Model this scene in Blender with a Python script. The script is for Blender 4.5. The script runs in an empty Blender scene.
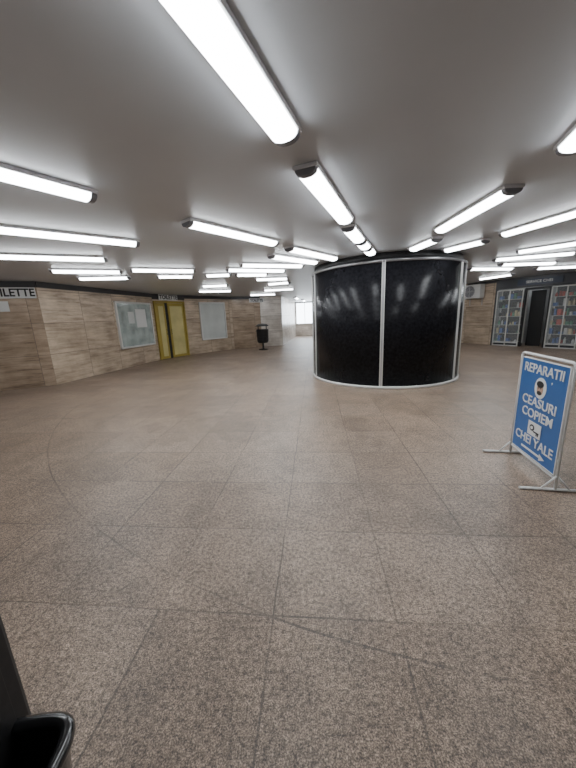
import bpy, bmesh, math, random
from mathutils import Vector, Matrix
random.seed(7)
H=2.6
# ---------------------------------------------------------------- materials
def new_mat(name):
    m=bpy.data.materials.new(name); m.use_nodes=True
    nt=m.node_tree; b=nt.nodes["Principled BSDF"]
    return m,nt,b
def simple(name,col,rough=.5,metal=0,spec=.5,coat=0,emit=None,es=0,noise=0,nscale=8):
    m,nt,b=new_mat(name)
    b.inputs["Base Color"].default_value=(*col,1); b.inputs["Roughness"].default_value=rough
    b.inputs["Metallic"].default_value=metal; b.inputs["Specular IOR Level"].default_value=spec
    b.inputs["Coat Weight"].default_value=coat
    if emit: b.inputs["Emission Color"].default_value=(*emit,1); b.inputs["Emission Strength"].default_value=es
    if noise:
        tc=nt.nodes.new("ShaderNodeTexCoord"); n=nt.nodes.new("ShaderNodeTexNoise"); n.inputs["Scale"].default_value=nscale; n.inputs["Detail"].default_value=6
        r=nt.nodes.new("ShaderNodeValToRGB")
        r.color_ramp.elements[0].position=.3; r.color_ramp.elements[1].position=.7
        r.color_ramp.elements[0].color=(*[c*(1-noise) for c in col],1); r.color_ramp.elements[1].color=(*[min(1,c*(1+noise)) for c in col],1)
        nt.links.new(tc.outputs["Object"],n.inputs["Vector"]); nt.links.new(n.outputs["Fac"],r.inputs["Fac"]); nt.links.new(r.outputs["Color"],b.inputs["Base Color"])
    return m
class N:
    def __init__(s,nt): s.nt=nt
    def __call__(s,t,**kw):
        n=s.nt.nodes.new(t)
        for k,v in kw.items():
            if k.startswith("i_"):
                key=k[2:].replace("_"," ")
                n.inputs[key].default_value=v
            else: setattr(n,k,v)
        return n
    def l(s,a,b): s.nt.links.new(a,b)
def ramp(n,stops):
    cr=n.color_ramp
    while len(cr.elements)<len(stops): cr.elements.new(.5)
    for e,(p,c) in zip(cr.elements,stops):
        e.position=p; e.color=(*c,1) if len(c)==3 else c
def mix(q,typ,fac,a,b):
    n=q("ShaderNodeMix",data_type='RGBA',blend_type=typ)
    if isinstance(fac,(int,float)): n.inputs[0].default_value=fac
    else: q.l(fac,n.inputs[0])
    for v,i in ((a,6),(b,7)):
        if isinstance(v,tuple): n.inputs[i].default_value=(*v,1)
        else: q.l(v,n.inputs[i])
    return n.outputs[2]
def math_(q,op,a,b=0):
    n=q("ShaderNodeMath",operation=op)
    for v,i in ((a,0),(b,1)):
        if isinstance(v,(int,float)): n.inputs[i].default_value=v
        else: q.l(v,n.inputs[i])
    return n.outputs[0]

KC=(2.389,7.485); KR=1.70     # kiosk centre and radius

def floor_mat():
    m,nt,b=new_mat("stone_slab_floor"); q=N(nt)
    tc=q("ShaderNodeTexCoord")
    wob=q("ShaderNodeTexNoise",i_Scale=1.3,i_Detail=2.); q.l(tc.outputs["Object"],wob.inputs["Vector"])
    wv=q("ShaderNodeVectorMath",operation='MULTIPLY_ADD'); q.l(wob.outputs["Color"],wv.inputs[0]); wv.inputs[1].default_value=(.03,.03,0); q.l(tc.outputs["Object"],wv.inputs[2])
    mp=q("ShaderNodeMapping"); mp.inputs["Rotation"].default_value=(0,0,math.radians(5.5)); mp.inputs["Location"].default_value=(.23,.02,0)
    q.l(wv.outputs[0],mp.inputs["Vector"])
    br=q("ShaderNodeTexBrick",offset=.0,squash=1.0)
    br.inputs["Scale"].default_value=1; br.inputs["Mortar Size"].default_value=.006; br.inputs["Mortar Smooth"].default_value=.4
    br.inputs["Brick Width"].default_value=.62; br.inputs["Row Height"].default_value=.63; br.inputs["Bias"].default_value=0
    br.inputs["Color1"].default_value=(.0,.0,.0,1); br.inputs["Color2"].default_value=(1,1,1,1)
    q.l(mp.outputs[0],br.inputs["Vector"])
    def noise(s,d,r=.5,dist=0,src=None):
        n=q("ShaderNodeTexNoise",i_Scale=float(s),i_Detail=float(d),i_Roughness=r,i_Distortion=float(dist)); q.l((src or tc.outputs["Object"]),n.inputs["Vector"]); return n.outputs["Fac"]
    def rp(f,st):
        r=q("ShaderNodeValToRGB"); ramp(r,st); q.l(f,r.inputs["Fac"]); return r.outputs[0]
    g=lambda v:(v,v*.985,v*.97)
    big=noise(.8,4); mid=noise(6,8,.7); fine=noise(170,3,.7); fine2=noise(48,4,.75); stain=noise(1.9,7,.68,.8)
    c=rp(big,[(.3,(.232,.188,.155)),(.7,(.325,.255,.203))])
    c=mix(q,'MULTIPLY',1.,c,rp(mid,[(.32,g(.76)),(.70,g(1.22))]))
    c=mix(q,'MULTIPLY',1.,c,rp(fine,[(.36,g(.32)),(.5,g(.9)),(.64,g(2.0))]))
    c=mix(q,'MULTIPLY',1.,c,rp(fine2,[(.38,g(.52)),(.5,g(1.)),(.64,g(1.4))]))
    c=mix(q,'MULTIPLY',1.,c,rp(stain,[(.34,g(.80)),(.50,g(1.)),(.72,g(1.08))]))
    c=mix(q,'MULTIPLY',1.,c,rp(br.outputs["Color"],[(0,(.88,.865,.85)),(1,(1.08,1.08,1.08))]))
    # circular joint around the kiosk
    sub=q("ShaderNodeVectorMath",operation='DISTANCE'); q.l(wv.outputs[0],sub.inputs[0]); sub.inputs[1].default_value=(KC[0],KC[1],0)
    d=math_(q,'ABSOLUTE',math_(q,'SUBTRACT',sub.outputs["Value"],6.72))
    ring=math_(q,'LESS_THAN',d,.006)
    jm=math_(q,'MAXIMUM',ring,br.outputs["Fac"])
    wear=q("ShaderNodeMapRange"); wear.inputs["From Min"].default_value=.40; wear.inputs["From Max"].default_value=.60; wear.inputs["To Min"].default_value=.2; wear.inputs["To Max"].default_value=.75
    q.l(noise(1.1,3,src=mp.outputs[0]),wear.inputs["Value"])
    c=mix(q,'MIX',math_(q,'MULTIPLY',jm,wear.outputs[0]),c,(.06,.05,.042))
    q.l(c,b.inputs["Base Color"])
    rr=q("ShaderNodeMapRange"); rr.inputs["To Min"].default_value=.26; rr.inputs["To Max"].default_value=.56
    q.l(mid,rr.inputs["Value"]); q.l(rr.outputs[0],b.inputs["Roughness"])
    bp=q("ShaderNodeBump",i_Strength=.4,i_Distance=.004)
    q.l(math_(q,'SUBTRACT',fine2,math_(q,'MULTIPLY',jm,.4)),bp.inputs["Height"]); q.l(bp.outputs[0],b.inputs["Normal"])
    return m
def travertine(name,dark,light,pw=1.2,ph=.8,k=1.):
    m,nt,b=new_mat(name); q=N(nt)
    uv=q("ShaderNodeUVMap")
    mp=q("ShaderNodeMapping"); mp.inputs["Scale"].default_value=(1.2,13,1); q.l(uv.outputs[0],mp.inputs["Vector"])
    br=q("ShaderNodeTexBrick",offset=0.0); br.inputs["Scale"].default_value=1; br.inputs["Mortar Size"].default_value=.005
    br.inputs["Brick Width"].default_value=pw; br.inputs["Row Height"].default_value=ph
    br.inputs["Color1"].default_value=(0,0,0,1); br.inputs["Color2"].default_value=(1,1,1,1)
    q.l(uv.outputs[0],br.inputs["Vector"])
    add=q("ShaderNodeVectorMath",operation='MULTIPLY_ADD'); q.l(br.outputs["Color"],add.inputs[0]); add.inputs[1].default_value=(9,9,9); q.l(mp.outputs[0],add.inputs[2])
    n=q("ShaderNodeTexNoise",i_Scale=1.,i_Detail=10.,i_Roughness=.72,i_Distortion=.3); q.l(add.outputs[0],n.inputs["Vector"])
    r=q("ShaderNodeValToRGB"); mid=tuple(a*.35+c*.65 for a,c in zip(dark,light))
    ramp(r,[(.30,dark),(.45,mid),(.60,light)]); q.l(n.outputs["Fac"],r.inputs["Fac"])
    bl=q("ShaderNodeTexNoise",i_Scale=1.3,i_Detail=5.,i_Roughness=.6); q.l(uv.outputs[0],bl.inputs["Vector"])
    rb=q("ShaderNodeValToRGB"); ramp(rb,[(.34,(.74,.71,.68)),(.62,(1.1,1.1,1.1))]); q.l(bl.outputs["Fac"],rb.inputs["Fac"])
    r4=q("ShaderNodeValToRGB"); ramp(r4,[(0,(.84,.83,.82)),(1,(1.1,1.1,1.1))]); q.l(br.outputs["Color"],r4.inputs["Fac"])
    c=mix(q,'MULTIPLY',1.,r.outputs[0],r4.outputs[0]); c=mix(q,'MULTIPLY',1.,c,rb.outputs[0])
    c=mix(q,'MIX',br.outputs["Fac"],c,(.14,.11,.09))
    q.l(c,b.inputs["Base Color"]); b.inputs["Roughness"].default_value=.3
    return m
FLOOR=floor_mat()
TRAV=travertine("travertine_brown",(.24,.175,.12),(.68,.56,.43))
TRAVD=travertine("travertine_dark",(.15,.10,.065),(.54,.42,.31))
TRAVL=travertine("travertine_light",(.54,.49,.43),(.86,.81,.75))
CEIL=simple("painted_ceiling",(.55,.575,.61),.40,noise=.04,nscale=1.2)
DARKF=simple("dark_fascia",(.06,.06,.065),.5)
PLAST=simple("grey_plaster",(.5,.5,.5),.7,noise=.1,nscale=3)
ALU=simple("aluminium",(.55,.55,.56),.3,metal=.9)
ALUD=simple("dark_aluminium",(.30,.30,.31),.35,metal=.8)
ALUW=simple("pale_aluminium",(.72,.72,.70),.35,metal=.2)
WHITE=simple("white_paint",(.78,.78,.77),.4)
HOUS=simple("fixture_housing",(.72,.72,.74),.45)
CAP=simple("fixture_end_cap",(.20,.20,.22),.5)
LIT=simple("lit_diffuser",(.9,.9,.9),.4,emit=(.93,.97,1.0),es=19)
BLKG=simple("tinted_black_panel",(.011,.011,.013),.24,spec=.09,noise=.45,nscale=20)
BLK=simple("black_plastic",(.012,.012,.013),.22,coat=.5)
BLKM=simple("black_metal",(.02,.02,.021),.45,noise=.3,nscale=30)
YEL=simple("yellow_painted_metal",(.40,.30,.06),.45,noise=.12,nscale=3)
YELP=simple("yellowed_door_panel",(.60,.53,.24),.3,noise=.15,nscale=2)
FROST=simple("frosted_glass",(.62,.65,.63),.25,noise=.08,nscale=2)
GBLU=simple("office_glass",(.38,.44,.42),.12,noise=.35,nscale=2.5)
PAPER=simple("white_paper",(.78,.79,.78),.7)
BLUE=simple("blue_sign_board",(.035,.13,.37),.35,noise=.06,nscale=3)
SKIN=simple("portrait_skin",(.55,.36,.27),.6)
DAY=simple("daylit_frosted_window",(.8,.85,.9),.4,emit=(.85,.93,1.0),es=10)
BLUEG=simple("shop_header",(.05,.052,.06),.35)
DKBLU=simple("dark_blue_panel",(.035,.045,.08),.35)
m,nt,b=new_mat("clear_glass"); b.inputs["Base Color"].default_value=(.9,.95,.95,1); b.inputs["Roughness"].default_value=.03; b.inputs["Alpha"].default_value=.10; GLASS=m
GOODS=[simple("goods_%d"%i,c,.45) for i,c in enumerate([(.7,.7,.7),(.08,.15,.4),(.5,.08,.06),(.65,.55,.35),(.03,.03,.04),(.12,.3,.2),(.03,.03,.03)])]

# ---------------------------------------------------------------- mesh builder
class MB:
    def __init__(s,M=None): s.bm=bmesh.new(); s.mats=[]; s.M=M or Matrix(); s.uv=s.bm.loops.layers.uv.new("UVMap")
    def mi(s,m):
        if m not in s.mats: s.mats.append(m)
        return s.mats.index(m)
    def _fin(s,fs,m,smooth=False):
        i=s.mi(m)
        for f in fs: f.material_index=i; f.smooth=smooth
    def box(s,x0,x1,y0,y1,z0,z1,m,bev=0,L=None):
        vs=[s.bm.verts.new((x,y,z)) for x in (x0,x1) for y in (y0,y1) for z in (z0,z1)]
        idx=[(0,1,3,2),(4,6,7,5),(0,4,5,1),(2,3,7,6),(0,2,6,4),(1,5,7,3)]
        fs=[]
        for f in idx:
            F=s.bm.faces.new([vs[k] for k in f]); fs.append(F); F.normal_update()
        for F in fs:
            nrm=F.normal
            for lp in F.loops:
                c=lp.vert.co
                lp[s.uv].uv=(c.x,c.y) if abs(nrm.z)>.5 else ((c.y,c.z) if abs(nrm.x)>.5 else (c.x,c.z))
        s._fin(fs,m)
        if bev:
            es=list({e for f in fs for e in f.edges})
            r=bmesh.ops.bevel(s.bm,geom=es,offset=bev,segments=2,affect='EDGES',profile=.5)
            s._fin(r['faces'],m)
        if L is not None:
            allv={v for f in fs if f.is_valid for v in f.verts}
            bmesh.ops.transform(s.bm,matrix=L,verts=list(allv))
    def lathe(s,prof,m,seg=48,c=(0,0),a0=0,a1=2*math.pi,mats=None):
        full=abs(a1-a0-2*math.pi)<1e-6
        n=seg if full else seg+1
        rings=[]
        for k in range(n):
            a=a0+(a1-a0)*k/seg
            rings.append([s.bm.verts.new((c[0]+r*math.cos(a),c[1]+r*math.sin(a),z)) for r,z in prof])
        for k in range(seg):
            A=rings[k]; B=rings[(k+1)%n]
            for j in range(len(prof)-1):
                try: s._fin([s.bm.faces.new((A[j],B[j],B[j+1],A[j+1]))],m,True)
                except ValueError: pass
    def tube(s,pts,r,m,seg=10,closed=False):
        pts=[Vector(p) for p in pts]; n=len(pts); rings=[]
        up=Vector((0,0,1))
        for i,p in enumerate(pts):
            a=pts[(i-1)%n] if (closed or i>0) else p; c=pts[(i+1)%n] if (closed or i<n-1) else p
            t=(c-a).normalized()
            u=t.cross(up)
            if u.length<1e-3: u=t.cross(Vector((0,1,0)))
            u.normalize(); v=t.cross(u)
            rr=r[i] if isinstance(r,list) else r
            rings.append([s.bm.verts.new(p+(u*math.cos(2*math.pi*k/seg)+v*math.sin(2*math.pi*k/seg))*rr) for k in range(seg)])
        fs=[]
        for i in range(n if closed else n-1):
            A=rings[i];B=rings[(i+1)%n]
            for k in range(seg):
                fs.append(s.bm.faces.new((A[k],A[(k+1)%seg],B[(k+1)%seg],B[k])))
        s._fin(fs,m,True)
        if not closed:
            s._fin([s.bm.faces.new(rings[0][::-1]),s.bm.faces.new(rings[-1])],m)
    def loft(s,secs,m,smooth=True,cap=True):
        R=[[s.bm.verts.new(p) for p in sec] for sec in secs]; n=len(secs[0]); fs=[]
        for i in range(len(R)-1):
            for k in range(n): fs.append(s.bm.faces.new((R[i][k],R[i][(k+1)%n],R[i+1][(k+1)%n],R[i+1][k])))
        s._fin(fs,m,smooth)
        if cap: s._fin([s.bm.faces.new(R[0][::-1]),s.bm.faces.new(R[-1])],m)
    def obj(s,name,parent=None,recalc=True):
        if recalc: bmesh.ops.recalc_face_normals(s.bm,faces=s.bm.faces)
        me=bpy.data.meshes.new(name); s.bm.to_mesh(me); s.bm.free()
        for m in s.mats: me.materials.append(m)
        o=bpy.data.objects.new(name,me); bpy.context.scene.collection.objects.link(o)
        if parent: o.parent=parent
        else: o.matrix_world=s.M
        return o
def empty(name,M):
    e=bpy.data.objects.new(name,None); bpy.context.scene.collection.objects.link(e); e.matrix_world=M; e.empty_display_size=.1; return e
def frame(p0,p1,z=0):
    x=Vector((p1[0]-p0[0],p1[1]-p0[1],0)).normalized(); y=Vector((0,0,1)).cross(x)
    M=Matrix(((x.x,y.x,0,p0[0]),(x.y,y.y,0,p0[1]),(0,0,1,z),(0,0,0,1)))
    return M,math.hypot(p1[0]-p0[0],p1[1]-p0[1])
def text(body,size,m,parent,x,y,z,bold=.0,ext=.002,sx=1):
    c=bpy.data.curves.new("t",'FONT'); c.body=body; c.size=size; c.offset=bold; c.extrude=ext; c.align_x='CENTER'; c.align_y='CENTER'
    o=bpy.data.objects.new("t",c); bpy.context.scene.collection.objects.link(o)
    bpy.context.view_layer.update()
    me=bpy.data.meshes.new_from_object(o.evaluated_get(bpy.context.evaluated_depsgraph_get()))
    bpy.data.objects.remove(o)
    me.materials.clear(); me.materials.append(m)
    t=bpy.data.objects.new("lettering_"+body.split()[0].lower(),me); bpy.context.scene.collection.objects.link(t)
    t.parent=parent; t.location=(x,y,z); t.rotation_euler=(math.pi/2,0,0); t.scale=(sx,1,1)
    return t

# ---------------------------------------------------------------- shell
fl=MB(); fl.box(-10,14,-5,27,-.1,0,FLOOR); fl.obj("floor")
ce=MB(); ce.box(-10,14,-5,27,H,H+.1,CEIL); ce.obj("ceiling")
def wall(name,p0,p1,m,z0=0,z1=H,fascia=None,th=.15):
    M,L=frame(p0,p1); b=MB(M)
    b.box(0,L,0,th,z0,z1,m)
    b.obj(name)
    if fascia:
        b=MB(M); b.box(0,L,-.03,0,fascia,H,DARKF); b.obj("trim_fascia_"+name[5:])
    return M,L
A0=(-9.6,6.15);W1=(-6.08,7.71);W2=(-5.18,12.13);W3=(-4.38,13.51);W4=(-2.66,15.42);W5=(-1.3,16.15);W6=(-.17,16.3);W7=(.8,24)
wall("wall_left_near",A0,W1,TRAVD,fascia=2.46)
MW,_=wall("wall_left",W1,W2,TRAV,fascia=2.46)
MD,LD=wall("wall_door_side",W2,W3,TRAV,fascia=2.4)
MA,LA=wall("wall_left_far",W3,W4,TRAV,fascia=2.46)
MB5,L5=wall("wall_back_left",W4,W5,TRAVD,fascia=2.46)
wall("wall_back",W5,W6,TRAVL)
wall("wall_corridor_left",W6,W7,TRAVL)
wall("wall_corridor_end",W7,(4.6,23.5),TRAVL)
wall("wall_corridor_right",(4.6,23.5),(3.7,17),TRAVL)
wall("wall_back_right",(3.7,17),(8.14,13.74),TRAV)
MR,LR=wall("wall_right",(8.14,13.74),(8.57,12.53),TRAV,fascia=2.5)
for nm,a,b_ in (("wall_side_left",(-9.6,-4.6),A0),("wall_rear",(13,-4.6),(-9.6,-4.6)),("wall_side_right",(11.6,7.63),(13,-4.6))):
    wall(nm,a,b_,PLAST)

# ---------------------------------------------------------------- light fixtures
def fixture(a,b,w=.19):
    a=Vector((*a,0));b=Vector((*b,0)); L=(b-a).length; d=(b-a).normalized(); y=Vector((0,0,1)).cross(d)
    M=Matrix(((d.x,y.x,0,a.x),(d.y,y.y,0,a.y),(0,0,1,H),(0,0,0,1)))
    m=MB(M)
    m.box(.0,L,-w/2,w/2,-.03,0,HOUS,bev=.004)
    h=w*.44
    def sec(x,k=1): # rounded prismatic diffuser
        return [(x,h*k*math.cos(t),-.028-.050*k*math.sin(t)**.8 if math.sin(t)>0 else -.028) for t in [math.pi*i/8 for i in range(9)]]
    m.loft([sec(.05),sec(L-.05)],LIT)
    m.loft([sec(0.004,1.0),sec(.05,1.05)],CAP,smooth=False); m.loft([sec(L-.05,1.05),sec(L-.004,1.0)],CAP,smooth=False)
    m.obj("fluorescent_light")
F=[((.06,2.11),(-.5,.76)),((.19,2.5),(.76,3.83)),((.83,4.08),(1.15,4.80)),((1.19,4.88),(1.38,5.30)),((1.42,5.38),(1.62,5.82)),
((2.15,3.04),(2.16,4.42)),((2.37,4.88),(2.28,5.6)),((3.28,5.13),(2.97,5.82)),((3.29,4.79),(3.63,3.38)),((2.04,2.38),(1.55,1.04)),
((4.61,6.26),(5.6,5.2)),((4.71,7.09),(6.14,6.65)),((5.43,7.9),(6.9,8.0)),((4.98,8.45),(6.4,8.8)),((7.17,8.95),(8.5,8.9)),((7.17,11.4),(7.5,10.2)),
((-1.60,2.86),(-2.46,1.7)),((-1.97,4.44),(-3.15,3.53)),((-2.93,5.35),(-4.3,4.8)),((-4.54,6.2),(-3.37,6.64)),((-3.11,6.45),(-1.92,6.9)),
((-4.75,7.32),(-3.64,7.49)),((-3.01,7.51),(-2.2,7.74)),((-1.06,3.62),(-.10,4.75)),((.09,5.11),(1.02,6.19)),((-.22,5.66),(.68,6.52)),
((-.87,6.41),(.43,6.84)),((-1.25,6.93),(.04,7.42)),((-1.9,7.67),(-1.27,7.69)),((-1.18,7.75),(-.4,7.95)),((-.8,8.79),(.13,8.88)),
((-2.6,9.94),(-1.77,9.97)),((-.51,10.16),(.20,9.86)),
((-3.2,11.6),(-2.0,11.9)),((-.8,12.3),(.4,12.2)),((-1.6,14.3),(-.4,14.5)),((.6,17.6),(.8,19)),((1.2,20.6),(1.4,22)),((2.0,12.5),(3.4,12.4)),((5.5,12.6),(6.6,11.9)),  # corridor lights, and extra fixtures added to brighten the far hall
((.4,-2.0),(.5,-3.4)),((5.0,.3),(5.4,-1.2)),((-4.9,.4),(-6.0,-.6)),((7.6,4.2),(8.4,3.0)),((-7.6,4.4),(-6.3,4.9))]  # unseen fixtures out of view, added for more illumination
for a,b_ in F: fixture(a,b_)

# ---------------------------------------------------------------- round kiosk
K=empty("round_black_kiosk",Matrix.Translation((KC[0],KC[1],0)))
face=math.atan2(-KC[1],-KC[0])
b=MB(); b.lathe([(KR-.02,.05),(KR,.05),(KR,2.44),(KR-.02,2.44),(KR-.02,.05)],BLKG,96); b.obj("tinted_panels",K)
b=MB(); b.lathe([(KR-.05,0),(KR+.03,0),(KR+.03,.055),(KR-.05,.055),(KR-.05,0)],ALUW,96); b.obj("base_rail",K)
b=MB(); b.lathe([(KR-.04,2.42),(KR+.02,2.42),(KR+.02,2.47),(KR-.04,2.47),(KR-.04,2.42)],ALUD,96); b.obj("top_rail",K)
b=MB(); b.lathe([(0,2.46),(KR-.06,2.46),(KR-.06,H),(0,H)],BLKM,96); b.obj("crown",K)
b=MB()
for k,da in enumerate((0,60,75,132,-132,-76,-62)):
    a=face+math.radians(da); s=1 if k in (0,1,5) else .6
    for off in (-.024*s,.024*s):
        R=Matrix.Rotation(a+off/KR,4,'Z')
        b.box(KR-.01,KR+.02,-.008,.008,.05,2.45,ALUW,L=R)
    R=Matrix.Rotation(a,4,'Z'); b.box(KR-.01,KR+.008,-.02*s,.02*s,.05,2.45,ALU,L=R)
b.obj("mullions",K)

# ---------------------------------------------------------------- blue A-sign
S0=(2.32,2.90); S1=(2.175,2.20)
M,L=frame(S0,S1); S=empty("advertising_stand_sign",M)
b=MB(); r=.012
b.tube([(0,0,.012),(0,0,1.04),(.008,0,1.062),(.03,0,1.07),(L-.03,0,1.07),(L-.008,0,1.062),(L,0,1.04),(L,0,.012)],r,WHITE)
b.tube([(0,0,.10),(L,0,.10)],r*.8,WHITE)
for x in (0,L):
    b.tube([(x,-.26,.013),(x,.24,.013)],r,WHITE)
    b.tube([(x,-.1,.02),(x,0,.14)],r*.6,WHITE); b.tube([(x,.1,.02),(x,0,.14)],r*.6,WHITE)
b.obj("tube_frame",S)
b=MB(); b.box(.03,L-.03,-.008,.008,.13,1.03,BLUE,bev=.003)
for x0,x1,z0,z1 in ((.025,.033,.125,1.035),(L-.033,L-.025,.125,1.035),(.025,L-.025,.125,.133),(.025,L-.025,1.027,1.035)): b.box(x0,x1,-.011,.011,z0,z1,WHITE)
for z in (.25,.9): b.box(0,.03,-.004,.004,z,z+.02,WHITE); b.box(L-.03,L,-.004,.004,z,z+.02,WHITE)
b.obj("board",S)
cx=L/2; yy=-.0105
text("REPARATII",.118,WHITE,S,cx,yy,.945,.0012,sx=1.02)
text(",",.08,WHITE,S,cx+.142,yy,.885,.001)
text("CEASURI",.118,WHITE,S,cx,yy,.645,.0012,sx=1.08)
text("COPIEM",.118,WHITE,S,cx,yy,.53,.0012,sx=1.08)
text("CHEI YALE",.118,WHITE,S,cx,yy,.275,.0012,sx=1.02)
b=MB()
def disc(b,cx,cz,rx,rz,y,m,n=24):
    vs=[b.bm.verts.new((cx+rx*math.cos(t),y,cz+rz*math.sin(t))) for t in [2*math.pi*i/n for i in range(n)]]
    vb=[b.bm.verts.new((v.co.x,y+.003,v.co.z)) for v in vs]
    fs=[b.bm.faces.new(vs),b.bm.faces.new(vb[::-1])]+[b.bm.faces.new((vs[i],vs[(i+1)%n],vb[(i+1)%n],vb[i])) for i in range(n)]
    b._fin(fs,m)
disc(b,cx,.79,.082,.095,-.012,PAPER); disc(b,cx,.78,.042,.055,-.015,SKIN); disc(b,cx,.825,.048,.03,-.017,BLKM); disc(b,cx,.747,.03,.018,-.018,BLKM)
disc(b,cx-.016,.79,.006,.004,-.019,BLKM,10); disc(b,cx+.016,.79,.006,.004,-.019,BLKM,10)
b.box(cx-.095,cx+.095,-.014,-.011,.335,.465,PAPER); disc(b,cx-.03,.41,.035,.03,-.016,BLKM); disc(b,cx-.03,.41,.018,.015,-.019,PAPER)
b.box(cx-.005,cx+.075,-.017,-.014,.375,.388,BLKM); b.box(cx+.04,cx+.05,-.017,-.014,.355,.376,BLKM); b.box(cx+.06,cx+.07,-.017,-.014,.355,.376,BLKM)
b.box(cx-.16,cx+.12,-.014,-.010,.178,.196,WHITE)
vs=[b.bm.verts.new(p) for p in ((cx+.12,-.014,.155),(cx+.2,-.014,.187),(cx+.12,-.014,.219))]; b._fin([b.bm.faces.new(vs)],WHITE)
b.obj("printed_pictures_and_arrow",S,recalc=False)

# ---------------------------------------------------------------- left wall fittings
def window(name,M,x0,x1,z0,z1,glass,mull=(),papers=()):
    e=empty(name,M@Matrix.Translation((x0,0,0))); w=x1-x0; b=MB(); t=.06
    for a in ((0,w,z0,z0+t),(0,w,z1-t,z1),(0,t,z0,z1),(w-t,w,z0,z1)): b.box(a[0],a[1],-.07,-.001,a[2],a[3],ALUW,bev=.004)
    for mx in mull: b.box(mx-.02,mx+.02,-.06,-.001,z0,z1,ALUW)
    b.obj("frame",e)
    b=MB(); b.box(t,w-t,-.03,-.002,z0+t,z1-t,glass); b.obj("pane",e)
    if papers:
        b=MB()
        for (a,c,d,f,m) in papers: b.box(a,c,-.036,-.031,d,f,m)
        b.obj("posters",e)
    return e
window("window_1",MW,2.46,4.30,.66,2.24,GBLU,(),((.95,1.5,1.35,2.0,PAPER),(.55,.85,1.5,1.9,FROST)))
window("window_2",MA,.27*LA,.826*LA,.6,2.32,FROST)
def toilet_sign(M,x,z0,y=-.05,w=.95,h=.23,s=.22):
    e=empty("toilet_sign",M@Matrix.Translation((x,y,z0)))
    b=MB(); b.box(0,w,-.02,.02,0,h,PAPER,bev=.004); b.obj("plate",e)
    text("TOILETTE",s,BLKM,e,w/2,-.024,h/2,.006,sx=.9)
M0,L0=frame(A0,W1)
toilet_sign(M0,L0-1.02,2.20,h=.25,s=.25,w=1.0)
toilet_sign(MD,.25,2.36,y=-.10,w=.9,h=.22,s=.22)
toilet_sign(MB5,L5-.6,2.3,y=-.05,w=.8,h=.2,s=.18)
b=MB(M0); b.box(-.25,.25,-.006,.002,-.12,.12,PAPER,bev=.001); o=b.obj("paper_notice"); o.matrix_world=M0@Matrix.Translation((L0-.85,-.006,2.02))
# yellow doors
D=empty("door_1",MD); b=MB(); x0,x1=.02,LD-.06; zt=2.33
for a in ((x0,x0+.07,0,zt),(x1-.07,x1,0,zt),(x0,x1,zt-.07,zt)): b.box(a[0],a[1],-.08,-.001,a[2],a[3],YEL,bev=.005)
b.obj("door_frame",D)
mid=x0+.56
for nm,a,c in (("leaf_left",x0+.08,mid-.07),("leaf_right",mid+.07,x1-.08)):
    b=MB(); b.box(a,c,-.055,-.02,.02,zt-.08,YEL,bev=.004)
    b.box(a+.09,c-.09,-.062,-.05,.12,zt-.2,YELP,bev=.004)
    hx=c-.05 if nm=="leaf_left" else a+.05
    b.tube([(hx,-.06,1.0),(hx,-.09,1.0),(hx,-.09,1.2),(hx,-.06,1.2)],.01,BLKM)
    b.obj(nm,D)
b=MB(); b.box(mid-.07,mid+.07,-.03,-.002,.0,zt-.07,BLKM); b.obj("gap_shade_strip",D)  # black strip standing in for the shade in the gap between leaves

# litter bin
B=empty("litter_bin",Matrix.Translation((-1.12,14.5,0)))
b=MB(); b.lathe([(0,0),(.22,0),(.22,.03),(.05,.05),(.04,.30),(.04,.33)],BLKM,32); b.obj("pedestal",B)
b=MB(); b.lathe([(0,.33),(.22,.33),(.27,.42),(.29,.95),(.30,.97),(.27,.97),(.26,.5)],BLKM,32)
for z in (.48,.62,.76,.9): b.lathe([(.275+.02*(z-.42),z),(.295+.02*(z-.42),z+.01),(.275+.02*(z-.42),z+.02)],BLKM,32)
b.obj("basket",B)
b=MB()
for k in range(4):
    a=math.pi/4+k*math.pi/2; b.tube([(.27*math.cos(a),.27*math.sin(a),.95),(.27*math.cos(a),.27*math.sin(a),1.13)],.012,BLKM)
b.lathe([(.31,1.12),(.31,1.15),(.2,1.22),(0,1.25)],BLKM,32); b.lathe([(.31,1.12),(0,1.12)],BLKM,32); b.obj("rain_lid",B)

# ---------------------------------------------------------------- corridor end window
ME,LE=frame(W7,(4.6,23.5))
window("window_3",ME,.05,3.4,.9,2.55,DAY,(.7,1.4,2.1,2.8))

# ---------------------------------------------------------------- AC unit on right wall
AC=empty("air_conditioner_unit",MR@Matrix.Translation((.06,-.06,1.95)))
b=MB(); b.box(0,.80,-.28,0,0,.56,WHITE,bev=.015); b.obj("casing",AC)
b=MB()
for rr in (.05,.10,.15,.20,.235):
    b.tube([(.32+rr*math.cos(t),-.29,.28+rr*math.sin(t)) for t in [2*math.pi*i/28 for i in range(28)]],.005,HOUS,6,closed=True)
disc(b,.32,.28,.24,.24,-.286,CAP,32); b.box(.315,.325,-.295,-.285,.05,.51,HOUS); b.box(.09,.55,-.295,-.285,.275,.285,HOUS)
b.obj("fan_grille",AC)
b=MB(); b.box(.1,.13,-.28,.06,-.03,0,ALU); b.box(.67,.70,-.28,.06,-.03,0,ALU); b.box(.1,.13,.03,.06,-.3,0,ALU); b.box(.67,.70,.03,.06,-.3,0,ALU); b.obj("brackets",AC)

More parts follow.
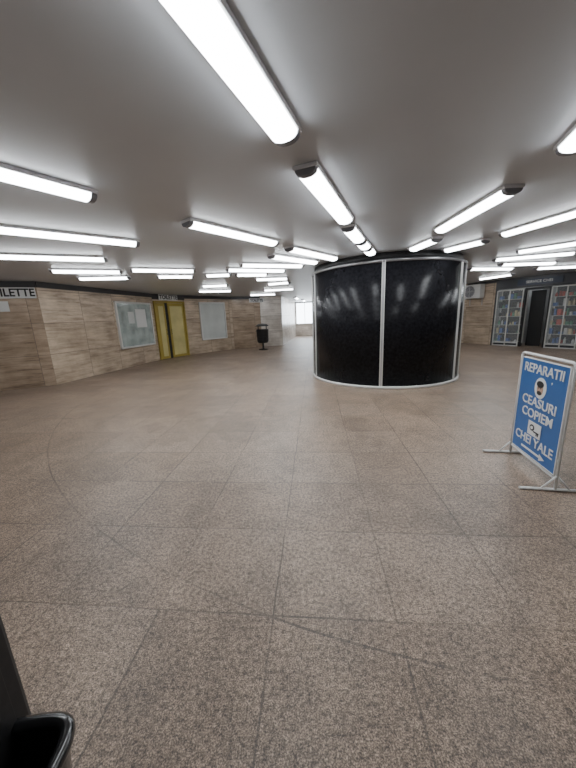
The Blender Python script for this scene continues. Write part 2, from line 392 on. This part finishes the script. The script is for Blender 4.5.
# ---------------------------------------------------------------- shop front
MS,LS=frame((8.57,12.53),(11.2,8.28)); 
b=MB(MS); b.box(0,LS,0,.15,2.22,H,BLUEG); b.box(0,.05,0,.15,0,2.22,BLUEG); b.box(3.62,LS,0,.15,0,2.22,BLUEG); b.obj("wall_shopfront")
b=MB(MS); b.box(-.2,LS,1.7,1.8,0,H,PLAST); b.obj("wall_shop_back")
b=MB(MS); b.box(-.1,0,.16,1.7,0,H,PLAST); b.obj("wall_shop_side")
b=MB(MS); b.box(3.7,3.8,.16,1.7,0,H,PLAST); b.obj("wall_shop_side_right")
SG=empty("shop_name_sign",MS@Matrix.Translation((.75,-.03,2.29)))
b=MB(); b.box(0,1.35,-.03,.03,0,.22,DKBLU,bev=.005); b.obj("panel",SG)
text("SERVICE CHEI",.13,ALUW,SG,.675,-.034,.11,.0)
def vitrine(x0,x1,doors=2):
    e=empty("display_cabinet",MS@Matrix.Translation((x0,.0,0))); w=x1-x0; z1=2.18; d=.45
    b=MB(); t=.035
    for x in [0,w-t]+[w/doors*i-t/2 for i in range(1,doors)]:
        b.box(x,x+t,0,t,0,z1,ALUW)
    for x in (0,w-t): b.box(x,x+t,d-t,d,0,z1,ALUW)
    for z in (0,.12,z1-t): b.box(0,w,0,t,z,z+t,ALUW)
    b.box(0,w,d-.01,d,0,z1,BLUEG); b.box(0,w,t,d,0,.1,BLUEG)
    b.obj("cabinet_frame",e)
    b=MB(); zs=[.16+.33*i for i in range(6)]
    for z in zs: b.box(.02,w-.02,.05,d-.02,z,z+.012,ALUW)
    b.obj("shelves",e)
    b=MB()
    for z in zs:
        x=.06
        while x<w-.12:
            ww=random.uniform(.04,.13); hh=random.uniform(.07,.25); m=random.choice(GOODS)
            if random.random()<.6: b.box(x,x+ww,.12,.12+random.uniform(.08,.2),z+.012,z+.012+hh,m,bev=.004)
            else:
                rr=ww*.4; b.lathe([(0,z+.012),(rr,z+.012),(rr,z+.012+hh*.65),(rr*.4,z+.012+hh*.8),(rr*.4,z+.012+hh),(0,z+.012+hh)],m,12,c=(x+ww/2,.18))
            x+=ww+random.uniform(.01,.05)
    b.obj("goods",e)
    b=MB(); b.box(t,w-t,.008,.014,.15,z1-t,GLASS); b.obj("glass_doors",e)
vitrine(.06,.97,2); vitrine(1.80,2.68,2); vitrine(2.70,3.60,2)
b=MB(MS); 
for x in (1.0,1.74): b.box(x,x+.05,.02,.1,0,2.2,BLKM)
b.box(1.0,1.79,.02,.1,2.12,2.2,BLKM); b.box(1.05,1.5,.5,.53,0,2.1,BLKM); b.obj("door_2")
fixture(tuple((MS@Vector((.4,1.0,0))).xy),tuple((MS@Vector((.75,1.2,0))).xy))

# ---------------------------------------------------------------- black machine at lower left
VM=empty("black_vending_machine",Matrix.Translation((-.665,.55,0)))
b=MB(); b.box(-.6,0,-.7,0,.04,1.12,BLKM,bev=.012); b.box(-.57,-.03,-.67,-.03,0,.05,BLK); b.obj("cabinet",VM)
b=MB(); b.box(0,.004,-.66,-.04,.15,1.05,BLKM,bev=.001)
for y in (-.07,-.6):
    for z in (.2,.72,.98): b.tube([(.003,y,z),(.007,y,z)],.006,ALU,12)
b.obj("side_panel",VM)
b=MB()
path=[(0,-.045,.60),(.06,-.04,.605),(.115,-.045,.61),(.14,-.07,.61),(.148,-.12,.61),(.145,-.24,.61),(.12,-.30,.61),(.09,-.33,.605),(0,-.34,.60)]
pv=[Vector(p) for p in path]; sm=[]
for i in range(len(pv)-1):
    p0=pv[max(i-1,0)];p1=pv[i];p2=pv[i+1];p3=pv[min(i+2,len(pv)-1)]
    for k in range(4):
        t=k/4; sm.append(.5*((2*p1)+(p2-p0)*t+(2*p0-5*p1+4*p2-p3)*t*t+(3*p1-p0-3*p2+p3)*t**3))
sm.append(pv[-1])
b.tube(sm,.015,BLK,14)
secs=[]
for z,k in ((.59,1),(.5,.95),(.4,.8),(.34,.6)):
    secs.append([(0,-.195+(p.y+.195)*k,z) if i in (0,len(sm)-1) else (p.x*k,-.195+(p.y+.195)*k,z) for i,p in enumerate(sm)])
b.loft(secs,BLK,cap=False)
bot=[b.bm.verts.new(p) for p in secs[-1]]; b._fin([b.bm.faces.new(bot)],BLK)
b.obj("dispensing_tray",VM)

# ---------------------------------------------------------------- world + camera
w=bpy.data.worlds.new("world"); w.use_nodes=True; w.node_tree.nodes["Background"].inputs[0].default_value=(.5,.55,.6,1); w.node_tree.nodes["Background"].inputs[1].default_value=.3
bpy.context.scene.world=w
cam=bpy.data.cameras.new("camera"); co=bpy.data.objects.new("camera",cam); bpy.context.scene.collection.objects.link(co)
f=298.0
cam.sensor_width=36; cam.sensor_fit='AUTO'; cam.lens=36*f/768; cam.clip_start=.02
co.matrix_world=Matrix.Translation((0,0,1.5))@Matrix.Rotation(math.pi/2-math.atan(67/f),4,'X')@Matrix.Rotation(math.radians(-2.4),4,'Z')
bpy.context.scene.camera=co
